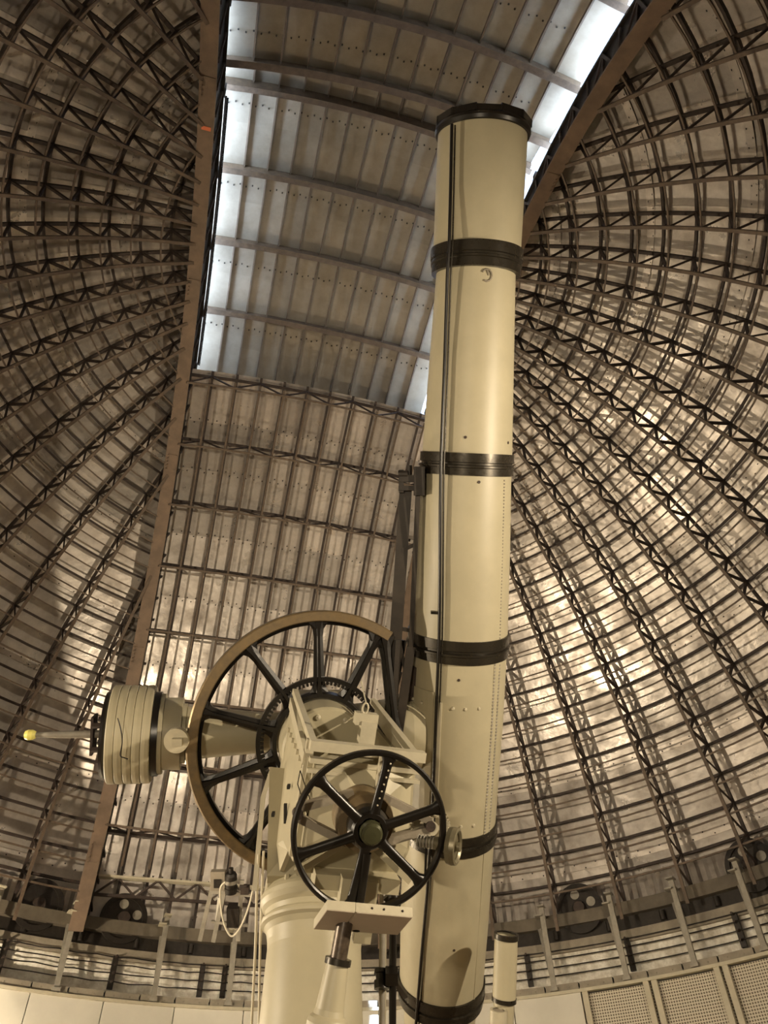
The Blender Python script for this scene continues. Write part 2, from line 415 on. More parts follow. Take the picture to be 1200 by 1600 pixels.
# slit girders
def girder(sgn, n0, nweb):
    g = MB(); ts = [0.5 + 178.5 * i / 90 for i in range(91)]
    nf = sgn * n0
    g.sweep([slit(t, nf, 9.52) for t in ts], [(slit(t, 0, 1) - O3) for t in ts], 0.27, 0.03)
    ob = g.build('girder', GIRD, ceil)
    wb = MB(); wb.sweep([slit(t, sgn * nweb, 9.92) for t in ts], [(slit(t, 0, 1) - O3) for t in ts], 0.02, 0.80); wb.build('web_plate', DARK, ob)  # shade inside the girder put into the black
    tf = MB(); tf.sweep([slit(t, sgn * (nweb - .02), 10.30) for t in ts], [(slit(t, 0, 1) - O3) for t in ts], 0.10, 0.05); tf.build('top_flange', DARK, ob)
    st = MB()
    for i in range(0, 60):
        t = 4 + 2.9 * i
        a, b = (t, t + 2.9)
        st.bar(slit(a, sgn * (nweb - .04), 9.58), slit(a, sgn * (nweb - .04), 10.25), 0.05, 0.03, N3)
        if sgn > 0 and 70 < t < 150: st.bar(slit(a, sgn * (nweb - .05), 9.58 if i % 2 else 10.25), slit(b, sgn * (nweb - .05), 10.25 if i % 2 else 9.58), 0.05, 0.03, N3)
    st.build('web_stiffeners', STEEL, ob, kind='stuff')
    cv = MB()
    for t0 in (8, 33, 60, 84, 108): # cover plates with bolts
        cc = [slit(t0 + i * .5, nf, 9.50) for i in range(5)]
        cv.sweep(cc, [(slit(t0, 0, 1) - O3)] * 5, 0.24, 0.012)
        for i in range(5):
            for q in (-.08, .08): cv.box(slit(t0 + i * .5, nf + q, 9.487), (N3, S3, Z3), (.012, .012, .012))
    cv.build('splice_plate', GIRD, ob)
    return ob
gl = girder(-1, 2.81, 2.72); gr = girder(1, 3.0, 3.08)
b = MB(); c = slit(104.4, -2.80, 9.495); b.box(c, (N3, S3, Z3), (.075, .03, .012)); b.build('tag', ORANGE, gl, label='small orange tag')
# base ring, skirt and corrugated band
m = MB(); m.lathe((0, 0, 6.50), (0, 0, 1), [(0, 10.3), (0, 9.83), (0.22, 9.83), (0.22, 9.90), (0.2, 10.24)], 144); m.build('base_ring', RINGP, ceil)
for side in (1, -1):
    cb = MB(); n = 300
    ph = [17 + 146 * i / n for i in range(n + 1)]
    vs = [pol(math.degrees(PSI) + side * p, 10.12 + (0.035 if i % 2 else 0), z) for z in (6.7, 7.25) for i, p in enumerate(ph)]
    cb.add(vs, [(i, i + 1, n + 2 + i, n + 1 + i) for i in range(n)]); cb.build('corrugated_skirt', SHEET, ceil)
# carrying wheels that stand in the base ring
for az in (-31.3, -22.0, 31.2, 50.6, -60, 70, 95, -95, 120):
    wh = MB(); c = pol(az, 9.93, 6.78); ax = pol(az, -1, 0)
    wh.lathe(c, ax, [(0, 0.14), (0.03, 0.14), (0.03, 0.36), (0.06, 0.36), (0.06, 0.45), (0, 0.45)], 40)
    ob = wh.build('carrying_wheel', DARK, ceil)
    d = MB(); d.lathe(c + V(ax) * .012, ax, [(0, 0), (0, .44)], 32); d.build('web_disc', DARK, ob)
    x = V((0, 0, 1)).cross(ax).normalized()
    for a in ((100, 20) if az > -25 else (95,)):
        d = MB(); a = rad(a); d.lathe(c + V(ax) * .02 + (x * cos(a) + Z3 * sin(a)) * .26, ax, [(0, .088), (0.012, .088), (.012, 0)], 18)
        d.build('hole_light_disc', GREY if az > -25 else DARK, ob)  # stands in for a hole, the lit sheet behind put into the grey
    d = MB(); d.lathe(c, ax, [(0, .13), (.1, .11), (.1, 0)], 20); d.build('hub', STEEL, ob)

# ------------------------------------------------------------ the sliding shutter over the slit
sh = thing('slit_shutter', 'curved sheet metal shutter closing the slit overhead, daylight along both edges', 'shutter', tuple(slit(95, 0, 10.6)))
def nr(t): return 2.68 + max(0, min(0.50, (t - 73) * 0.0135))
NL = -2.78
ths = [70.4, 74.7, 79.1, 83.3, 87.5, 91.6, 95.6, 99.9, 104.2, 107.0]
def RL(n): return 11.12                     # lower leaf
def RU(n): return 10.58 + 0.30 * (n + 2.7) / 5.8   # upper leaf, lower on its left side
def leaf(tl, RF, name_sheet='shutter_sheet'):
    cols = [NL] + [0.45 * k for k in range(-5, 7)]
    for a in range(len(tl) - 1):
        for c_ in range(len(cols)):
            n0 = cols[c_]; t0, t1 = tl[a], tl[a + 1]
            last = c_ == len(cols) - 1
            def fn(n, t, b, n0=n0, c_=c_):
                hi = nr(t)
                n = min(n, hi); return slit(t, n, RF(n) + b)
            n1 = cols[c_ + 1] if not last else 3.4
            if n0 >= nr(t1): continue
            vs, fs = patch(fn, n0 - .004, n1 + .004, t0 - .08, t1 + .08, 3, 4, random.uniform(0, .012))
            b = MB(); b.add(vs, fs, True); b.build(name_sheet, SHUT, sh)
leaf(ths, RL)
leaf([107.6, 110.5, 113.8, 118, 122.2, 126.5, 131, 135.5, 140], RU)
def shut_rib(t, RF, d, m, w=0.11):
    hi = nr(t); ns = [NL + .02 + (hi - NL - .04) * i / 14 for i in range(15)]
    b = MB(); b.sweep([slit(t, n, RF(n) - d) for n in ns], [(slit(t, n, 1.0 * 10) - O3) for n in ns], w, 0.02)
    ob = b.build('shutter_rib', m, sh)
    b = MB(); b.sweep([slit(t, n, RF(n) - d / 2) for n in ns], [(slit(t, n, 10) - O3) for n in ns], 0.02, d); b.build('rib_web', m, ob)
for t in (79.1, 87.5, 95.6, 104.2): shut_rib(t, RL, 0.30, INNER)
for t in (108.0, 114.3, 122.7, 131.0): shut_rib(t, RU, 0.20, INNER, .13)
for k in range(-5, 7):
    n = .45 * k
    for (ta, tb, rr) in ((70.6, 106.9, RL(n) - .05), (107.9, 140, RU(n) - .05)):
        ts = [ta + (tb - ta) * i / 14 for i in range(15)]
        ts = [t for t in ts if nr(t) > n + .02]
        if len(ts) < 2: continue
        b = MB(); b.sweep([slit(t, n, rr) for t in ts], [(slit(t, 0, 10) - O3) for t in ts], 0.03, 0.08); b.build('shutter_stringer', INNER, sh)
for t in (77.0, 84.5, 93.4, 101.8, 110.4, 118):
    rv = MB()
    for i in range(44):
        n = -2.65 + 5.3 * i / 44; rv.box(slit(t + (.2 if i % 2 else 0), n, (RL(n) if t < 107 else RU(n)) - .012), (N3, S3, Z3), (.012, .012, .012))
    rv.build('rivet_row', DARK, sh, kind='stuff')
b = MB()
ns = [-3.0 + 6.1 * i / 12 for i in range(13)]
vs = [slit(72.3, n, 10.20) for n in ns] + [slit(70.3, n, 11.14) for n in ns]
b.add(vs, [(i, i + 1, 14 + i, 13 + i) for i in range(12)]); b.build('foot_light_block', DARK, sh)  # plate added to block daylight under the shutter's foot
b = MB(); vs = [slit(107.6, n, RU(n)) for n in ns] + [slit(106.9, n, RL(n) + .02) for n in ns]; b.add(vs, [(i, i + 1, 14 + i, 13 + i) for i in range(12)]); b.build('step_plate', SHUT, sh)
# rack and rollers on the shutter's left edge
rk = MB(); ts = [73 + 31.5 * i / 40 for i in range(41)]
rk.sweep([slit(t, -2.63, 10.42) for t in ts], [(slit(t, 0, 10) - O3) for t in ts], 0.035, 0.06); ob = rk.build('rack', DARK, sh)
tt = MB()
for i in range(150):
    t = 73 + .21 * i; tt.box(slit(t, -2.605, 10.42), (N3, (slit(t, 0, 1) - O3), (slit(t, 0, 1) - O3).cross(N3)), (.02, .03, .009))
tt.build('rack_teeth', DARK, ob, kind='stuff')
for sgn in (-1, 1):
    for t in (72.6, 79.6, 87.95, 96.3, 105.0, 113.8, 122.2):
        n = -2.70 if sgn < 0 else nr(t) + .0
        u = (slit(t, 0, 1) - O3); y = u.cross(N3)
        b = MB(); b.box(slit(t, n, 10.47), (N3, u, y), (.05, .13, .06)); b.lathe(slit(t, n - .06, 10.42), N3, [(0, 0), (0, .08), (.12, .08), (.12, 0)], 14)
        b.box(slit(t + .7, n, 10.40), (N3, u, y), (.04, .05, .10)); b.build('roller_bracket', DARK, sh)

# ------------------------------------------------------------ sill truss at the foot of the slit
t = thing('sill_truss', 'lattice walkway truss across the foot of the slit', 'truss', tuple(slit(8, 0, 9.75)))
b = MB(); pa, pb = slit(7.0, -2.68, 9.8), slit(7.0, 2.7, 9.8); pc, pd = slit(5.0, -2.68, 9.78), slit(5.0, 2.7, 9.78)
b.bar(pa, pb, 0.14, 0.04); b.build('top_chord', CREAM2, t)  # pale top chord: the light falling on it is put into the colour
b = MB(); b.bar(pc, pd, 0.05, 0.05); b.build('bottom_chord', STEEL, t)
for i in range(14):
    f0, f1 = i / 14, (i + 1) / 14
    A_, B_ = (pa, pc) if i % 2 else (pc, pa); A2, B2 = (pb, pd) if i % 2 else (pd, pb)
    b = MB(); b.bar(A_.lerp(A2, f0), B_.lerp(B2, f1), .035, .035); b.build('lattice_bar', STEEL, t)

# ------------------------------------------------------------ gallery posts, trolley wires
def post(az, i):
    names = {-27.6: 'grey angle iron gallery post, leftmost with small white arm plates', -17.4: 'grey angle iron gallery post, second from the left, right of the round wheel',
             -9.3: 'grey angle iron gallery post standing in front of the motor frame', 27.2: 'V shaped gallery post just right of the small finder telescope',
             35.2: 'V shaped gallery post above the first grille panel', 42.5: 'V shaped gallery post in the middle of the right gallery',
             49.8: 'V shaped gallery post at the right edge of the picture', -36.0: 'grey angle iron gallery post cut by the left edge of the picture'}
    p = thing('gallery_post', names[az], 'post', tuple(pol(az, 9.6, 5.4)), 'posts along the gallery edge')
    R_ = pol(az, 1, 0); T_ = V(R_).cross(Z3)
    b = MB(); b.bar(pol(az, 9.6, 5.40), pol(az, 9.58, 6.80), 0.095, 0.012, R_); b.bar(pol(az, 9.63, 5.40) + T_ * .035, pol(az, 9.61, 6.80) + T_ * .035, 0.012, 0.07, R_)
    b.build('upright', GREY, p)
    b = MB()
    off = -.16 if az > 0 else .04
    b.bar(pol(az, 9.66, 5.44), pol(az, 9.86, 6.62) - T_ * (-off if az > 0 else off), 0.07 if az > 0 else 0.045, 0.03, R_); b.build('stay', GREY, p)
    for c_ in (pol(az, 9.60, 6.83), pol(az, 9.60, 6.66) - T_ * .07):
        b = MB(); b.box(c_, (T_, R_, Z3), (.07, .09, .012)); b.build('arm_plate', CREAM2 if az < 0 else GREY, p)
    b = MB(); b.bar(pol(az, 9.60, 6.72), pol(az, 9.86, 6.68), .05, .03); b.build('arm', GREY, p)
    b = MB(); b.box(pol(az, 9.62, 5.42), (T_, R_, Z3), (.07, .06, .03)); b.build('foot', GREY, p)
for i, az in enumerate((-36.0, -27.6, -17.4, -9.3, 27.2, 35.2, 42.5, 49.8)): post(az, i)
tw = thing('trolley_wires', 'four dark horizontal wires with insulator stubs running round the gallery', 'wires', tuple(pol(0, 9.88, 5.6)))
for z in (5.70, 5.84, 5.98, 6.11):
    b = MB(); pts = [pol(a, 9.88, z + (.012 * sin(a * 1.7 + z * 9) if a < 0 else 0)) for a in range(-64, 68, 2)]
    b.tube(pts, 0.011, 5); b.build('wire', DARK, tw)
for az in (-45, -33.3, -21.9, -12.4, -9.9, 11.5, 24.4, 35.6, 47.3, 58):
    R_ = pol(az, 1, 0); T_ = V(R_).cross(Z3)
    b = MB(); b.box(pol(az, 9.92, 5.86), (T_, R_, Z3), (.05, .03, .27)); ob = b.build('stub', DARK, tw)
    for z in (5.70, 5.84, 5.98, 6.11):
        b = MB(); b.tube([pol(az, 9.92, z), pol(az, 9.80, z)], .022, 7); b.build('insulator', STEEL, ob)

# ------------------------------------------------------------ drive motor on its frame
t = thing('drive_motor', 'small black electric motor on a grey steel frame by the gallery wall', 'motor', tuple(pol(-10.5, 9.45, 5.4)))
def P(x, y, dd=12.7): return dep(x, y, dd)
b = MB()
for x0, y0, x1, y1 in ((312, 1470, 333, 1380), (333, 1472, 352, 1385), (372, 1470, 378, 1375)):
    b.bar(P(x0, y0), P(x1, y1), .07, .03, FW)
b.bar(P(328, 1392), P(392, 1398), .06, .05, FW); b.bar(P(330, 1440), P(388, 1446), .04, .04, FW); b.build('frame', GREY, t)
b = MB(); b.box((P(341, 1375) ), (RT, FW, UP), (.12, .05, .16)); b.build('switch_box', BEAM, t)
b = MB(); b.box(P(341, 1378) - FW * .06, (RT, FW, UP), (.06, .012, .07)); b.build('switch_window', DARK, t)
b = MB(); b.prism([P(336, 1441), P(343, 1443), P(350, 1408), P(340, 1402)], FW, .02); b.build('lit_plate', WHITE, t)  # sloped frame plate, the light on it put into the white
b = MB(); c = P(361, 1395); b.lathe(c, UP, [(0, 0), (0, .10), (.08, .10), (.08, .115), (.1, .115), (.1, .10), (.3, .10), (.34, .08), (.34, .04), (.42, .04), (.42, 0)], 20); ob = b.build('motor_body', DARK, t)
b = MB(); b.lathe(c + UP * .17, UP, [(0, .102), (0, .108), (.06, .108), (.06, .102)], 20); b.build('motor_collar', GREY, ob)
b = MB(); b.box(P(383, 1390), (RT, FW, UP), (.07, .06, .06)); b.lathe(P(375, 1386), RT, [(0, 0), (0, .05), (.12, .05), (.12, 0)], 12); b.build('gearbox', STEEL, t)
b = MB(); b.box(P(365, 1430), (RT, FW, UP), (.1, .1, .16)); b.build('belt_housing', DARK, t)
def curve(pts, n=6):
    out_ = []
    pts = [pts[0]] + pts + [pts[-1]]
    for i in range(1, len(pts) - 2):
        for k in range(n):
            u = k / n; p0, p1, p2, p3 = [V(p) for p in pts[i - 1:i + 3]]
            out_.append(.5 * ((2 * p1) + (-p0 + p2) * u + (2 * p0 - 5 * p1 + 4 * p2 - p3) * u * u + (-p0 + 3 * p1 - 3 * p2 + p3) * u ** 3))
    out_.append(V(pts[-1])); return out_
b = MB(); b.tube(curve([P(x, y, 12.5) for x, y in ((352, 1378), (344, 1390), (347, 1430), (355, 1455), (365, 1462), (380, 1440), (393, 1400), (402, 1345))]), .016, 6); b.build('cable', ROPE, t)

# ------------------------------------------------------------ pier
t = thing('pier', 'round cream cast iron pier with flared capital carrying the telescope mount', 'pier', (0, 0, 0))
b = MB(); b.lathe((0, 0, 0), (0, 0, 1), [(0, .62), (.12, .62), (.18, .54), (.3, .50), (1.2, .455), (2.4, .42), (3.6, .385)], 56); b.build('column', CREAM, t)
b = MB(); pr = [(3.6, .385)] + [(3.6 + .20 * k / 8, .385 + .065 * (1 - cos(pi * k / 16))) for k in range(1, 9)]
pr = [(3.58, .385), (3.64, .39), (3.70, .402), (3.74, .425), (3.76, .45), (3.78, .455), (3.80, .45), (3.82, .425), (3.86, .43), (3.89, .455), (3.93, .475), (3.97, .475), (4.0, .46), (4.02, .44), (4.05, .42), (4.05, 0)]
b.lathe((0, 0, 0), (0, 0, 1), pr, 56); b.build('capital', CREAM, t)
for a in (200, 235, 270, 305, 340, 20, 90, 160):
    b = MB(); c = V((.43 * cos(rad(a)), .43 * sin(rad(a)), 4.0)); b.lathe(c, (0, 0, 1), [(0, .026), (.05, .026), (.055, 0)], 6, smooth=False); b.build('bolt', CREAM, t)

# ------------------------------------------------------------ equatorial mount
MA = V((-0.03135446, 0.05406065, 5.50715643)); MBo = V((0.32953998, -2.01781004, 3.70892833))
PA = (MA - MBo).normalized(); ML = (MA - MBo).length
E1 = V((PA.y, -PA.x, 0)).normalized(); E2 = E1.cross(PA)
def Q(t_, u, v): return MBo + PA * t_ + E1 * u + E2 * v
TX = V((0.00470695, -0.72501103, 0.68872117)).normalized()
t = thing('telescope_mount', 'cream cast iron equatorial mount head with polar axis housing on the pier', 'telescope mount', (0, 0, 4.05))
mount = t
# side cheeks: from front plate, over pedestal
def zpt(t_, u, z):       # point at (t,u) dropped to height z
    q = Q(t_, u, 0); return V((q.x, q.y, z))
for sg in (-1, 1):
    u = sg * .36
    b = MB(); pts = [Q(.55, u, .30), Q(2.35, u, .34), Q(2.45, u, .0), Q(2.38, u, -.38), zpt(2.3, u, 4.3), zpt(2.2, u * .9, 4.05), zpt(1.65, u * .9, 4.05), Q(1.3, u, -.52), Q(.55, u, -.42)]
    b.prism(pts, E1 * sg, .035); ob = b.build('side_cheek', CREAM, t)
    b = MB(); b.bar(Q(.45, u + sg * .02, .40), Q(2.3, u + sg * .02, .52), .05, .05, E2); b.build('top_rail', CREAM2, t)
    b = MB(); b.bar(Q(.6, u + sg * .05, .28), Q(2.2, u + sg * .05, .43), .035, .09, E2)
    b.bar(Q(.62, u + sg * .03, -.40), Q(.62, u + sg * .03, .42), .06, .06, PA)
    for k in range(7): b.box(Q(.75 + .22 * k, u + sg * .045, .2), (PA, E1, E2), (.018, .012, .018))
    b.build('cheek_flange', CREAM2, ob)
b = MB(); b.box(Q(1.35, 0, -.45), (PA, E1, E2), (.85, .36, .02)); b.build('housing_floor', CREAM, t)
# pedestal block on pier
b = MB(); bt = [V((x, y, 4.05)) for x, y in ((-.42, -.33), (.33, -.33), (.33, .30), (-.42, .30))]
tp = [V((x, y, 4.92)) for x, y in ((-.47, -.52), (.24, -.40), (.27, .42), (-.47, .42))]
b.add(bt + tp, [(0, 1, 2, 3), (4, 7, 6, 5), (0, 4, 5, 1), (1, 5, 6, 2), (2, 6, 7, 3), (3, 7, 4, 0)]); ob = b.build('pedestal', CREAM, t)
b = MB(); b.box(dep(446, 1271, 6.05), (RT, FW, UP), (.013, .012, .078)); b.build('slot', LENS, ob)
b = MB(); b.bar(dep(398, 1392, 6.35), dep(411, 1245, 6.75), .04, .03, FW); b.bar(dep(411, 1245, 6.75), dep(424, 1205, 6.85), .04, .03, FW); b.build('conduit_post', CREAM2, t)
b = MB()
for (x, y) in ((451, 1229), (427, 1272)): b.box(dep(x, y, 6.05), (RT, FW, UP), (.012, .03, .012))
b.build('bolt_holes', LENS, ob, kind='stuff')
b = MB()
o0 = [(469, 1204), (465, 1225), (481, 1275), (484, 1248), (477, 1228)]
for (x0, y0), (x1, y1) in zip(o0, o0[1:] + o0[:1]): b.bar(dep(x0, y0, 5.18), dep(x1, y1, 5.18), .006, .006, FW)
b.build('outlined_plate', IRON, t)
# bearing cap disc and hub drum at the upper end
b = MB(); b.lathe(Q(2.25, 0, 0), PA, [(0, 0), (0, .40), (.03, .42), (.5, .42)], 48); ob = b.build('bearing_cap', CREAM, t)
b = MB()
for k in range(8):
    a = rad(22.5 + 45 * k); b.lathe(Q(2.25, .34 * cos(a), .34 * sin(a)), -PA, [(0, .028), (.02, .026), (.03, 0)], 10)
b.build('cap_screws', CREAM2, ob, kind='stuff')
# front plate, octagonal, faceted
b = MB()
oc = [(-.36, .28), (-.22, .40), (.24, .40), (.38, .28), (.42, -.25), (.36, -.43), (-.28, -.43), (-.36, -.30)]
b.prism([Q(.48, u, v) for u, v in oc], PA, .07); ob = b.build('front_plate', CREAM, t)
b = MB(); inner = [(u * .45, v * .45) for u, v in oc]
vs = [Q(.48, u * .96, v * .96) for u, v in oc] + [Q(.36, u, v) for u, v in inner]
b.add(vs, [(i, (i + 1) % 8, 8 + (i + 1) % 8, 8 + i) for i in range(8)] + [tuple(range(8, 16))]); b.build('faceted_boss', CREAM, ob)
b = MB(); b.box(Q(.42, 0, .42), (E1, PA, E2), (.42, .05, .035)); b.build('top_bar', CREAM2, t)
b = MB(); b.box(Q(.46, 0, .31), (E1, PA, E2), (.40, .04, .018)); b.box(Q(.44, 0, .24), (E1, PA, E2), (.41, .03, .012)); b.build('ledge', CREAM2, t)
b = MB(); b.box(Q(.33, .10, .22), (E1, PA, E2), (.03, .03, .20))
b.build('upright_bracket', CREAM2, t)
b = MB()
for k in range(5): b.lathe(Q(.30, .10, .08 + .075 * k), -PA, [(0, .014), (.012, .012), (.014, 0)], 8)
b.build('bracket_screws', IRON, t)
b = MB(); b.box(Q(.8, .03, .58), (E1, PA, E2), (.085, .06, .045)); b.box(Q(.78, .05, .48), (E1, PA, E2), (.06, .05, .09)); ob = b.build('weight_box', CREAM2, t)
b = MB(); pts = [Q(.78, .01 + .022 * cos(a), .66 + .04 * sin(a)) for a in [2 * pi * k / 12 for k in range(13)]]; b.tube(pts, .008, 6, False); b.tube([Q(.78, .01, .70), Q(1.1, .01, .82)], .006, 6); b.build('hook', CREAM2, ob)
# diamond yoke behind the hand wheel
b = MB(); ey = [(-.45, .02), (0, .17), (.45, .02), (0, -.15)]
YO = .22
for s_ in (-1, 1):
    for v_ in (.17, -.15):
        b.bar(Q(YO, s_ * .10, v_), Q(YO, s_ * .46, .01 + v_ * .18), .05, .075, PA)
ob = b.build('yoke', BEAM, t)
for s_ in (-1, 1):
    b = MB(); b.lathe(Q(YO - .05, s_ * .46, .01), PA, [(0, 0), (0, .036), (.06, .036), (.06, 0)], 18); b.build('yoke_pin', STEEL, ob)
b = MB(); b.lathe(Q(.14, 0, 0), PA, [(0, 0), (0, .19), (.05, .20), (.25, .20)], 40); b.build('bearing_disc', BRASS, t)
b = MB(); b.box(Q(.30, -.03, -.62), (E1, PA, E2), (.05, .05, .22)); b.box(Q(.32, .12, -.62), (E1, PA, E2), (.06, .05, .2)); b.box(Q(.45, .05, -.47), (E1, PA, E2), (.30, .10, .05)); b.build('lower_bracket', CREAM, t)
for s_ in (1, -1):
    b = MB(); b.bar(Q(.30, s_ * .40, -.40), Q(.30, s_ * .12, -.2), .04, .05, PA); b.build('gusset', CREAM, t)

# hand wheel (front)
def spokewheel(name, label, cat, c, ax, R_, rw, depth_, spokes, a_off, mrim, mspoke, hubr, sw0, sw1, xr, hubh=.12):
    th_ = thing(name, label, cat, tuple(c))
    b = MB(); b.lathe(c, ax, [(-depth_ / 2 + .01, R_), (-depth_ / 2, R_ - .01), (-depth_ / 2, R_ - rw + .01), (-depth_ / 2 + .01, R_ - rw), (depth_ / 2, R_ - rw), (depth_ / 2, R_), (-depth_ / 2 + .01, R_)], 80); b.build('rim', mrim, th_)
    d = V(ax).normalized(); x = (V(xr) - d * V(xr).dot(d)).normalized(); y = d.cross(x)
    for k in range(spokes):
        a = rad(a_off + 360 / spokes * k); r_ = x * cos(a) + y * sin(a); tt_ = d.cross(r_)
        b = MB(); r0_, r1_ = hubr * .8, R_ - rw * .6
        N_ = 8; vs = []
        for i in range(N_ + 1):
            f_ = i / N_; rr_ = r0_ + (r1_ - r0_) * f_; w_ = sw0 + (sw1 - sw0) * f_
            if f_ > .8: w_ += (f_ - .8) ** 2 * 25 * .055 * R_ / .5
            if f_ < .15: w_ += (.15 - f_) ** 2 * 40 * .04
            for (p_, q_) in ((1, .6), (.3, 1), (-.3, 1), (-1, .6), (-1, -.6), (-.3, -1), (.3, -1), (1, -.6)): vs.append(c + r_ * rr_ + tt_ * (p_ * w_ / 2) + d * (q_ * depth_ * .38))
        b.add(vs, [(8 * i + j, 8 * i + (j + 1) % 8, 8 * i + 8 + (j + 1) % 8, 8 * i + 8 + j) for i in range(N_) for j in range(8)], True); b.build('spoke', mspoke, th_)
    return th_, x, y, d
dn = -PA
w1, wx, wy, wd = spokewheel('hand_wheel', 'black six spoke hand wheel at the lower end of the polar axis', 'wheel', Q(0, 0, 0), PA, .515, .036, .05, 6, 0, IRON, IRON, .10, .062, .058, E2 * cos(rad(7)) + E1 * sin(rad(7)))
b = MB(); b.lathe(Q(.05, 0, 0), -PA, [(-.1, .135), (0, .14), (.05, .125), (.07, .11), (.07, .085)], 40); b.build('hub', IRON, w1)
b = MB(); b.lathe(Q(0, 0, 0), -PA, [(.02, .075), (.08, .07), (.095, .055), (.10, .02), (.10, 0)], 32); b.build('hub_cap', mat('green_black_cap', (.07, .07, .035), .25, .3), w1)
b = MB(); b.tube([Q(.02, 0, 0), Q(.5, 0, 0)], .05, 16); b.build('shaft', STEEL, w1)
b = MB()
for k in range(7): b.lathe(Q(-.025, .02 + .008 * k, .17 + .045 * k), -PA, [(0, .007), (.004, 0)], 6)
b.build('chipped_paint', CREAM2, w1, kind='stuff')

# large drive sector wheel
c = MA.copy()
t = thing('drive_sector', 'large open spoked drive wheel with brass rim around the polar axis', 'wheel', tuple(c))
xr = E1
a0_, a1_ = 64, 262
def ang(u, v): return math.degrees(math.atan2(v, u))
# lathe() angle runs x -> y = d x x ; choose d = -PA so that y = -PA x E1 = ... handled by sign test
dd_ = -PA; yy = dd_.cross(E1); sgn = 1 if yy.dot(E2) > 0 else -1
if sgn < 0: dd_ = PA; yy = dd_.cross(E1)
sf = 1 if (dd_ - PA).length > 1 else -1      # sf: +1 when dd_ points to the camera
prof = [(.045 * sf, 1.315), (.06 * sf, 1.30), (.06 * sf, 1.215), (.045 * sf, 1.205)]
b = MB(); b.lathe(c, dd_, prof, 90, a0_, a1_, E1); ob = b.build('brass_face', BRASS, t)
b = MB(); b.lathe(c, dd_, [(.045 * sf, 1.205), (-.07 * sf, 1.19), (-.07 * sf, 1.315), (.045 * sf, 1.315)], 90, a0_, a1_, E1); b.build('rim', IRON, t)
b = MB(); b.lathe(c, dd_, [(.0, 1.20), (.02, 1.17), (-.06, 1.17), (-.06, 1.20)], 90, a0_, a1_, E1); b.build('rim_lip', IRON, t)
def wp(a, r, z=0): return c + (E1 * cos(rad(a)) + E2 * sin(rad(a))) * r - PA * z
def bigspoke(a_in, a_out, r_in, r_out, w0, w1_, nm='spoke'):
    b = MB(); A_, B_ = wp(a_in, r_in), wp(a_out, r_out); r_ = (B_ - A_).normalized(); tt_ = PA.cross(r_); L_ = (B_ - A_).length; vs = []; N_ = 10
    for i in range(N_ + 1):
        f_ = i / N_; w_ = w0 + (w1_ - w0) * f_
        if f_ > .82: w_ += (f_ - .82) ** 2 * 25 * .16
        if f_ < .2: w_ += (.2 - f_) ** 2 * 25 * .10
        for (p_, q_) in ((1, .2), (.35, .45), (.25, 1), (-.25, 1), (-.35, .45), (-1, .2), (-1, -.5), (1, -.5)): vs.append(A_ + r_ * (L_ * f_) + tt_ * (p_ * w_ / 2) - PA * (q_ * .055))
    b.add(vs, [(8 * i + j, 8 * i + (j + 1) % 8, 8 * i + 8 + (j + 1) % 8, 8 * i + 8 + j) for i in range(N_) for j in range(8)] + [tuple(range(8)), tuple(range(8 * N_, 8 * N_ + 8))[::-1]]); b.build(nm, IRON, t)
for a in (172, 136, 100, 67, 206, 242):
    bigspoke(a, a + (2 if a == 67 else 0), .46, 1.20, .12, .085)
bigspoke(8, 66, .78, 1.22, .12, .10, 'end_arm')
b = MB(); b.lathe(c, dd_, [(.05 * sf, .44), (.05 * sf, .48), (0, .50), (-.06 * sf, .50), (-.06 * sf, .44), (.05 * sf, .44)], 60, 0, 360, E1); b.build('hub_ring', IRON, t)
b = MB(); b.lathe(c - PA * 0, dd_, [(.045 * sf, .645), (.045 * sf, .60), (-.02 * sf, .60), (-.02 * sf, .645), (.045 * sf, .645)], 72, 0, 360, E1); ob = b.build('gear_ring', IRON, t)
b = MB()
for k in range(90):
    a = 4 * k; ce = wp(a, .585, .02); r_ = (wp(a, 1) - c).normalized(); b.box(ce, (r_, PA.cross(r_), PA), (.018, .011, .03))
b.build('gear_teeth', IRON, ob, kind='stuff')

# declination axis with counterweights
DX = PA.cross(TX).normalized()
DQ = MA + PA * .48
def Dp(k, e=0, f=0): return DQ + DX * k
t = thing('counterweight_axis', 'cream declination shaft with stacked round counterweights and a yellow tipped rod', 'counterweight', tuple(Dp(-.6)))
b = MB(); b.lathe(Dp(0), -DX, [(-.75, .30), (-.5, .30), (-.2, .26), (.25, .22), (.45, .20), (1.25, .26), (1.33, .27), (1.36, .25)], 48); b.build('shaft_cone', CREAM, t)
b = MB(); b.lathe(Dp(0), -DX, [(-.3, .33), (-.3, .44), (.3, .44), (.34, .42), (.34, .22)], 48); b.build('shaft_hub', CREAM, t)
b = MB(); b.lathe(Dp(0), -DX, [(1.34, .22), (1.34, .30), (1.38, .30), (1.38, .36), (1.56, .36), (1.56, .40), (1.60, .40), (1.60, .2)], 48); ob = b.build('clamp_collar', CREAM, t)
q = dep(275, 1158, 7.25); b = MB(); b.lathe(q, -FW, [(-.06, .12), (0, .12), (.0, .0)], 24); b.box(q - FW * .02 + RT * .02, (RT, FW, UP), (.05, .03, .035)); b.build('clamp_block', CREAM2, ob)
b = MB(); b.lathe(Dp(0), -DX, [(1.60, .05), (1.60, .42), (1.66, .42), (1.66, .05)], 56); b.build('spacer_disc', IRON, t)
for k in range(5):
    x0 = 1.665 + .083 * k; R_ = .487
    b = MB(); b.lathe(Dp(0), -DX, [(x0, .06), (x0, R_ - .01), (x0 + .008, R_ - .002), (x0 + .04, R_), (x0 + .073, R_ - .002), (x0 + .081, R_ - .01), (x0 + .081, .06)], 72); b.build('weight_plate', CREAM, t)
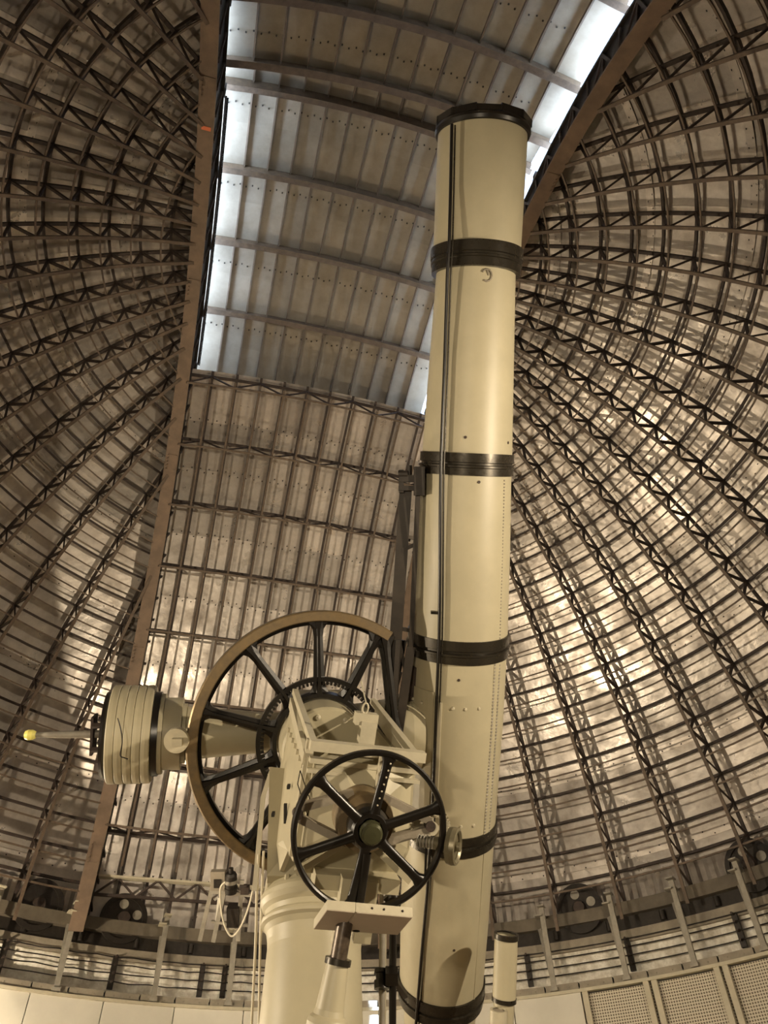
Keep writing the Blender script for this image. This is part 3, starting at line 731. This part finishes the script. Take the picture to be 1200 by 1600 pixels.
b = MB(); b.lathe(Dp(0), -DX, [(2.08, .05), (2.08, .42), (2.11, .43), (2.14, .42), (2.14, .0)], 56); b.build('end_disc', IRON, t)
b = MB()
for u_, v_ in ((.12, .18), (.12, -.18), (-.12, .18), (-.12, -.18)):
    b.bar(Dp(-2.12) + TX * u_ + PA * v_, Dp(-2.24) + TX * u_ * 1.0 + PA * v_, .04, .04)
b.box(Dp(-2.25), (DX, TX, PA), (.012, .19, .14)); b.build('end_cage', STEEL, t)
b = MB(); b.tube([Dp(-2.1), Dp(-2.25), Dp(-2.6), Dp(-2.84)], [.028, .04, .034, .02], 12); b.build('rod', GREY, t)
b = MB(); b.lathe(Dp(-2.80), -DX, [(0, .0), (0, .035), (.03, .05), (.07, .052), (.10, .04), (.115, 0)], 20); b.build('rod_knob', BULB, t, label='yellow knob')
b = MB(); b.tube(curve([dep(184, 1122, 7.0), dep(189, 1140, 6.98), dep(191, 1160, 6.97), dep(188, 1180, 6.97), dep(194, 1184, 6.97), dep(200, 1186, 6.97)]), .006, 5); b.build('cord', IRON, t)

# ------------------------------------------------------------ the telescope tube
_pa, _pb = dep(755, 190, 7.86), dep(691, 1500, 8.60)      # two points on the tube's axis
TXX = (_pa - _pb).normalized()
def yax(y):                    # the point of the axis that the camera sees at picture row y
    n_ = (FW * (800 - y) + UP * (-FPX)) ; n_ = FW * ((800 - y) / FPX) - UP
    return _pb + TXX * ((CAM - _pb).dot(n_) / TXX.dot(n_))
def DEP(y): return (yax(y) - CAM).dot(FW)
def Kf(y): return DEP(y) / FPX * 0.985
K = 8.25 / FPX * 0.985
T0 = yax(1130)
def ty(y): return (yax(y) - T0).dot(TXX)
t = thing('telescope_tube', 'huge cream riveted refractor tube with dark bands pointing up through the dome', 'telescope', tuple(yax(1560)))
def tube_part(name, ys, m, n=96):
    b = MB(); b.lathe(T0, TXX, [(ty(y), px_ * Kf(y)) for y, px_ in ys], n); return b.build(name, m, t)
tube_part('dew_cap', [(214, 70.5), (260, 70.5), (397, 69)], CREAM)
tube_part('tube_section', [(428, 62.5), (560, 66.5), (712, 71)], CREAM)
tube_part('tube_section', [(738, 71), (860, 75), (988, 77.5)], CREAM)
ls = tube_part('tube_section', [(1012, 77.5), (1120, 77), (1284, 72.5)], CREAM)
tube_part('tube_section', [(1298, 72), (1430, 69.5), (1530, 66)], CREAM)
tube_part('eyepiece_section', [(1552, 58), (1680, 52), (1780, 48), (1782, 20)], CREAM)
def band(y0, y1, px0, px1, lip):
    m_ = (y0 + y1) / 2
    return tube_part('band', [(y0, px0 - 4), (y0, px0 + lip), (m_ - 3, px0 + lip), (m_ - 2, px0 + lip - 2.5), (m_ + 1, px0 + lip - 2.5), (m_ + 2, px1 + lip + 2), (m_ + 5, px1 + lip + 2), (m_ + 6, px1 + lip), (y1, px1 + lip), (y1, px1 - 5)], BAND)
bb = band(393, 431, 69, 66, 4); band(708, 741, 71, 71, 3); band(984, 1018, 77.5, 77.5, 2.5); band(1274, 1303, 72.5, 72, 2.5); band(1525, 1557, 66, 64, 3)
tube_part('mouth_ring', [(208, 60), (205, 68), (205, 75), (210, 76), (215, 74), (216, 71)], IRON)
b = MB(); b.lathe(T0, TXX, [(ty(209), 0.0), (ty(209), 66 * K)], 48); b.build('objective', LENS, t)
# irregular shutter leaves on the mouth ring
TS = TXX.cross(FW).normalized(); TF = TS.cross(TXX).normalized()
if TF.dot(FW) > 0: TF = -TF
if TS.dot(RT) < 0: TS = -TS
def ts(a, px_, y):         # point on the tube surface; a = degrees from the side facing the camera, + to the right
    return T0 + TXX * ty(y) + (TF * cos(rad(a)) + TS * sin(rad(a))) * (px_ * Kf(y))
for a in range(-180, 180, 30):
    b = MB(); b.prism([ts(a - 16, 69, 204), ts(a + 16, 69, 204), ts(a + 16, 77, 204), ts(a - 16, 77, 204)], TXX, random.uniform(.02, .075)); b.build('ring_lug', IRON, t)
def rA(y):
    tab = [(150, 70.5), (410, 69), (411, 62), (560, 66.5), (712, 71), (990, 77.5), (1120, 77), (1292, 72.5), (1550, 66)]
    for (a, p), (b_, q_) in zip(tab[:-1], tab[1:]):
        if a <= y <= b_: return p + (q_ - p) * (y - a) / (b_ - a)
    return 66
# focusing rods along the tube
for off, wr, mm, nm in ((-1, .017, IRON, 'long_rod'),):
    pts = []
    for y, x in ((194, 706), (300, 704), (383, 702), (430, 699), (560, 695), (720, 689), (780, 688), (940, 687), (1000, 686), (1100, 682), (1250, 676), (1400, 667), (1500, 658), (1600, 650), (1660, 646)):
        o_ = x - (755 - (y - 190) * 0.0489); r_ = rA(y); h_ = math.sqrt(max(0, (r_ + 6) ** 2 - o_ * o_))
        if 360 < y < 440: h_ += 6
        pts.append(dep(x, y, DEP(y) - h_ * K * .97 - .02))
    b = MB(); b.tube(pts, wr, 8); b.build('long_rod', IRON, t)
    b = MB(); b.tube([p + TS * .034 - TF * .02 for p in pts], .009, 6); b.build('thin_rod', BAND, t)
for y in (945,):
    o_ = -40; b = MB(); b.box(ts(-34, rA(y) + 2, y), (TS, TF, TXX), (.04, .035, .012)); b.build('rod_guide', BAND, t)
# riveted seam on the lower sections
for (ya, yb) in ((742, 982), (1018, 1278)):
    b = MB(); n = int((yb - ya) / 5)
    for i in range(n):
        y = ya + (yb - ya) * (i + .5) / n; aa = 46 if ya > 1000 else 44
        for da in ((-4.5, 0), (4.5, .5)):
            if ya < 1000 and da[0] < 0: continue
            c_ = ts(aa + da[0], rA(y) + .15, y + da[1] * 5); nrm = (c_ - T0 - TXX * (c_ - T0).dot(TXX)).normalized()
            b.lathe(c_, nrm, [(0, .017 if ya > 1000 else .010), (.008, .012 if ya > 1000 else .007), (.010, 0)], 6)
    b.build('rivet_seam', GREY, t, kind='stuff')  # cream rivets, their small shadows put into the grey
def curved_plate(a0, a1, y0, y1, h, nm, m=CREAM):
    vs = []; n = 8
    for y in (y0, y1):
        for i in range(n + 1):
            a = a0 + (a1 - a0) * i / n; vs.append(ts(a, rA(y) + h / K, y))
    for y in (y0, y1):
        for i in range(n + 1):
            a = a0 + (a1 - a0) * i / n; vs.append(ts(a, rA(y) - .3, y))
    q = n + 1; fs = []
    for i in range(n): fs += [(i, i + 1, q + i + 1, q + i), (i, 2 * q + i, 2 * q + i + 1, i + 1), (q + i, q + i + 1, 3 * q + i + 1, 3 * q + i)]
    fs += [(0, q, 3 * q, 2 * q), (n, 2 * q + n, 3 * q + n, q + n)]
    b = MB(); b.add(vs, fs); return b.build(nm, m, t)
pl = curved_plate(-88, -30, 1062, 1286, .012, 'access_plate')
curved_plate(-24, -20, 1075, 1245, .02, 'cover_strip', CREAM2)
curved_plate(40, 52, 1018, 1280, .006, 'seam_strip')
curved_plate(43, 45, 1304, 1540, .004, 'seam_strip')
for y, aa in ((1082, (-60, -45, -8, 6, 22)), (1256, (-60, -45, -6, 8, 24))):
    for a in aa:
        b = MB(); b.lathe(ts(a, rA(y) + (1.8 if a < -30 else 0), y), ts(a, 1, y) - ts(a, 0, y), [(0, .02), (.012, .014), (.015, 0)], 10); b.build('screw', CREAM2, t)
b = MB()
for (a, y) in ((-9, 685), (10, 750), (55, 690), (-3, 1040), (8, 1440)): b.lathe(ts(a, rA(y), y), ts(a, 1, y) - ts(a, 0, y), [(0, .016), (.006, .014), (.006, 0)], 10)
b.build('small_screws', STEEL, t)
b = MB(); b.tube([ts(9 + 7 * cos(a_), rA(443) + 1, 444 + 9 * sin(a_)) for a_ in [rad(-150 + 30 * k) for k in range(10)]], .010, 6); b.tube([ts(9, rA(440) + 1, 436), ts(12, rA(440) + 1, 444)], .008, 6); b.build('lifting_loop', BEAM, t)
# dark brace beams from the declination cradle up to the band
def BP(x, y, d_): return dep(x, y, d_)
for (xa, ya, da, xb, yb, db, w_) in ((634, 765, 8.0, 608, 1150, 7.9, .13), (653, 772, 7.95, 642, 1010, 7.95, .05), (642, 1010, 7.95, 622, 1150, 7.9, .09), (629, 1000, 8.15, 601, 1150, 8.1, .09), (622, 1000, 7.9, 614, 1130, 7.8, .05)):
    b = MB(); b.bar(BP(xa, ya, da), BP(xb, yb, db), w_, .07, FW); b.build('brace_beam', STRUT, t)
for (a_, b_) in (((620, 985), (636, 1060)), ((604, 1090), (628, 1130)), ((626, 1050), (606, 1120)), ((628, 860), (650, 850)), ((616, 980), (640, 985))):
    b = MB(); b.bar(BP(*a_, 7.95), BP(*b_, 7.95), .04, .03, FW); b.build('cross_tie', STRUT, t)
b = MB(); b.box(BP(655, 752, 7.93), (RT, FW, UP), (.055, .10, .15)); b.box(BP(636, 748, 7.95), (RT, FW, UP), (.09, .08, .035)); b.box(BP(636, 763, 7.95), (RT, FW, UP), (.09, .08, .025)); b.box(BP(627, 752, 7.95), (RT, FW, UP), (.025, .06, .12))
b.lathe(BP(628, 741, 7.9), RT, [(-.04, 0), (-.04, .04), (.06, .04), (.06, 0)], 12); b.lathe(BP(640, 736, 7.9), UP, [(-.04, 0), (-.04, .025), (.06, .025), (.06, 0)], 12); b.build('brace_bracket', DARK, t)
# declination cradle joining tube to axis
b = MB(); b.lathe(Dp(0), DX, [(.5, .30), (.8, .34), (1.0, .42), (1.12, .44), (1.12, 0)], 48); b.build('cradle', CREAM, t)
b = MB(); b.bar(ts(-62, 79, 1034), ts(-70, 79, 1290), .06, .06, TF); b.build('cradle_rail', STEEL, t)

# finder telescope on the right near the eyepiece end
FT = 7.75
fa, fb = dep(791, 1462, FT), dep(783, 1700, FT - .35)
fdir = (fa - fb).normalized()
t2 = thing('finder_telescope', 'small cream finder telescope low on the right of the big tube', 'telescope', tuple(fb))
fr = (fa - fb).length
b = MB(); b.lathe(fa, -fdir, [(0, .10), (0, .118), (.56, .118), (.58, .110)], 36); b.build('barrel', CREAM, t2)
b = MB(); b.lathe(fa, -fdir, [(-.02, .10), (-.02, .126), (.03, .126), (.03, .116)], 36); b.build('mouth_ring', BAND, t2)
b = MB(); b.lathe(fa, -fdir, [(.03, 0), (.03, .11)], 30); b.build('lens', LENS, t2)
b = MB(); b.lathe(fa, -fdir, [(.56, .118), (.56, .124), (.60, .124), (.60, .10)], 36); b.build('band', BAND, t2)
b = MB(); b.lathe(fa, -fdir, [(.60, .105), (fr, .085), (fr, 0)], 30); b.build('lower_barrel', CREAM, t2)
b = MB(); b.bar(fa - fdir * .8, ts(60, 60, 1600), .04, .04); b.build('bracket', BAND, t2)
# second small finder beneath it
fc = dep(779, 1578, FT - .3); t3 = thing('finder_telescope', 'short pale guide tube at the bottom edge beside the small finder', 'telescope', tuple(fc - fdir * .8))
b = MB(); b.lathe(fc, -fdir, [(0, .06), (0, .085), (.8, .085), (.8, 0)], 28); b.build('barrel', CREAM2, t3)
b = MB(); b.lathe(fc, -fdir, [(.01, 0), (.01, .07)], 24); b.build('lens', BEAM, t3)

# ------------------------------------------------------------ slow motion hand wheel and worm on the right
t = thing('slow_motion_wheel', 'small bronze slow motion hand wheel with worm gear right of the black wheel', 'wheel', tuple(dep(708, 1322, 5.0)))
hc = dep(708, 1322, 5.0); hx = (RT * .93 - FW * .36).normalized()
b = MB(); b.lathe(hc, hx, [(-.02, .085), (-.035, .10), (-.03, .115), (0, .12), (.03, .115), (.035, .10), (.02, .085), (-.02, .085)], 40); b.build('rim', BRNZ, t)
b = MB(); b.lathe(hc, hx, [(-.012, 0), (-.012, .09), (.012, .09), (.012, 0)], 32); b.build('web', BRNZ, t)
b = MB(); b.tube([hc + hx * .05, hc - hx * .18], .03, 14); b.lathe(hc - hx * .13, hx, [(0, 0), (0, .04), (.09, .05), (.09, 0)], 20); b.build('shaft', BRNZ, t)
b = MB()
for k in range(6): b.lathe(hc - hx * (.14 + .022 * k) , hx, [(0, .028), (.004, .042), (.010, .042), (.014, .028)], 18)
b.build('worm', GREY, t)
gc = dep(672, 1292, 5.22); b = MB(); b.lathe(gc, -PA, [(-.02, .085), (-.02, .125), (.02, .125), (.02, .085), (-.02, .085)], 48); ob = b.build('worm_wheel', CREAM2, t)
b = MB()
for k in range(36):
    a = rad(10 * k); r_ = E1 * cos(a) + E2 * sin(a); b.box(gc + r_ * .13, (r_, PA.cross(r_), PA), (.012, .006, .02))
b.build('worm_wheel_teeth', CREAM2, ob, kind='stuff')
b = MB(); b.lathe(gc, -PA, [(.02, .04), (.04, .05), (.04, 0)], 24); b.bar(gc, gc + E1 * .1, .03, .02, PA); b.bar(gc, gc - E1 * .1, .03, .02, PA); b.bar(gc, gc + E2 * .1, .03, .02, PA); b.bar(gc, gc - E2 * .1, .03, .02, PA); b.build('worm_wheel_hub', CREAM2, ob)
b = MB(); b.tube([dep(666, 1320, 5.15), dep(664, 1380, 5.1)], .008, 6); b.build('drop_rod', IRON, t)

# ------------------------------------------------------------ board, clock shaft and clock stand in front of the pier
t = thing('drip_board', 'flat cream board hanging level beneath the black hand wheel', 'board', tuple(dep(570, 1430, 4.75)))
n0, n1 = dep(511, 1421, 4.55), dep(645, 1432, 4.60)
z_ = n0.z; n1.z = z_
def onz(x, y, z):
    d = FW * FPX + RT * (x - 600) - UP * (y - 800); return CAM + d * ((z - CAM.z) / d.z)
q0, q1, q2, q3 = onz(511, 1421, z_), onz(645, 1433, z_), onz(622, 1460, z_), onz(490, 1451, z_)
b = MB(); b.prism([q0.lerp(q1, .33), q1, q2, q3.lerp(q2, .33)], Z3, .055); ob = b.build('board_half', CREAM2, t)
b = MB(); b.prism([q0, q0.lerp(q1, .325), q3.lerp(q2, .325), q3], Z3, .055); b.build('board_half', CREAM2, t)
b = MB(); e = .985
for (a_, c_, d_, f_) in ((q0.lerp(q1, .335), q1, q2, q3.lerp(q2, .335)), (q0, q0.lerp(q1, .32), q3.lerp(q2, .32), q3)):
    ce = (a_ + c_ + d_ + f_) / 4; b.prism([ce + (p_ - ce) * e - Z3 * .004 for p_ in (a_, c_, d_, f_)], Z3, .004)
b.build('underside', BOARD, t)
b = MB()
for f_ in (.52, .66, .88): p_ = q0.lerp(q1, f_); b.lathe(p_ + Z3 * .03, -(FW), [(0, .008), (.006, .006), (.007, 0)], 8)
b.build('screws', STEEL, t)
t = thing('clock_stand', 'small cream two tier column with dark shaft rising to the hand wheel', 'column', tuple(dep(512, 1640, 4.6)))
sa, sb = dep(545, 1470, 4.7), dep(526, 1508, 4.68)
sdir = (dep(533, 1495, 4.7) - dep(515, 1600, 4.55)).normalized()
top = dep(529, 1497, 4.66)
b = MB(); b.tube([top - sdir * .03, top + sdir * .12, top + sdir * .215], .053, 18); b.build('shaft', mat('mottled_shaft', (.12, .09, .06), .35, .3, col2=(.05, .035, .025), scale=25), t)
b = MB(); b.lathe(top, -sdir, [(0, .05), (0, .082), (.035, .082), (.035, .068)], 32); b.build('collar', BAND, t)
b = MB(); b.lathe(top, -sdir, [(.035, .070), (.27, .088), (.30, .096), (.315, .115), (.34, .125), (.37, .125), (.38, .115)], 40); b.build('upper_barrel', CREAM, t)
b = MB(); b.lathe(top, -sdir, [(.38, .125), (.50, .135), (1.6, .16), (2.6, .2), (2.6, 0)], 40); b.build('lower_barrel', BAND, t)
b = MB(); b.lathe(Q(0, 0, -.02) , -E2, [(.12, .032), (.60, .030)], 14); b.build('upper_shaft', IRON, t)

t = thing('control_rods', 'upright dark and pale control rods between pier and big tube', 'rods', tuple(dep(606, 1640, 5.8)))
for x0, x1, r_, mm in ((614, 613, .030, IRON), (598, 596, .026, GREY), (603, 601, .008, CREAM2)):
    b = MB(); b.tube([dep(x0, 1395, 6.3), dep(x1, 1680, 5.9)], r_, 12); b.build('rod', mm, t)
b = MB(); c_ = dep(596, 1532, 6.08); b.lathe(c_, Z3, [(-.06, 0), (-.06, .06), (.0, .06), (.0, .045), (.05, .045), (.05, .06), (.08, .055), (.08, 0)], 18); b.build('clamp', IRON, t)
b = MB(); c_ = dep(612, 1525, 6.05); b.box(c_, (RT, FW, UP), (.05, .05, .05)); b.bar(c_, dep(633, 1555, 6.3), .04, .05, FW); b.build('linkage', IRON, t)
b = MB(); b.bar(dep(603, 1408, 6.2), dep(622, 1390, 6.2), .06, .05, FW); b.lathe(dep(615, 1385, 6.2), Z3, [(-.1, 0), (-.1, .045), (.1, .045), (.1, 0)], 14); b.build('coupling', IRON, t)
b = MB(); b.tube([dep(543, 1400, 5.6), dep(546, 1375, 5.65)], .012, 8); b.lathe(dep(541, 1382, 5.6), Z3, [(-.03, 0), (-.03, .03), (.03, .03), (.03, 0)], 10); b.build('valve', IRON, t)

t = thing('hanging_ropes', 'pale ropes hanging down left of the pier', 'rope', tuple(dep(395, 1640, 6.2)))
for pts in ([(404, 1335), (401, 1400), (399, 1480), (391, 1640)], [(412, 1330), (409, 1400), (406, 1500), (404, 1640)], [(424, 1345), (416, 1385), (410, 1420), (407, 1470)]):
    b = MB(); b.tube(curve([dep(x, y, 6.45 if x > 400 else 6.35) for x, y in pts]), .011, 6); b.build('rope', ROPE, t)
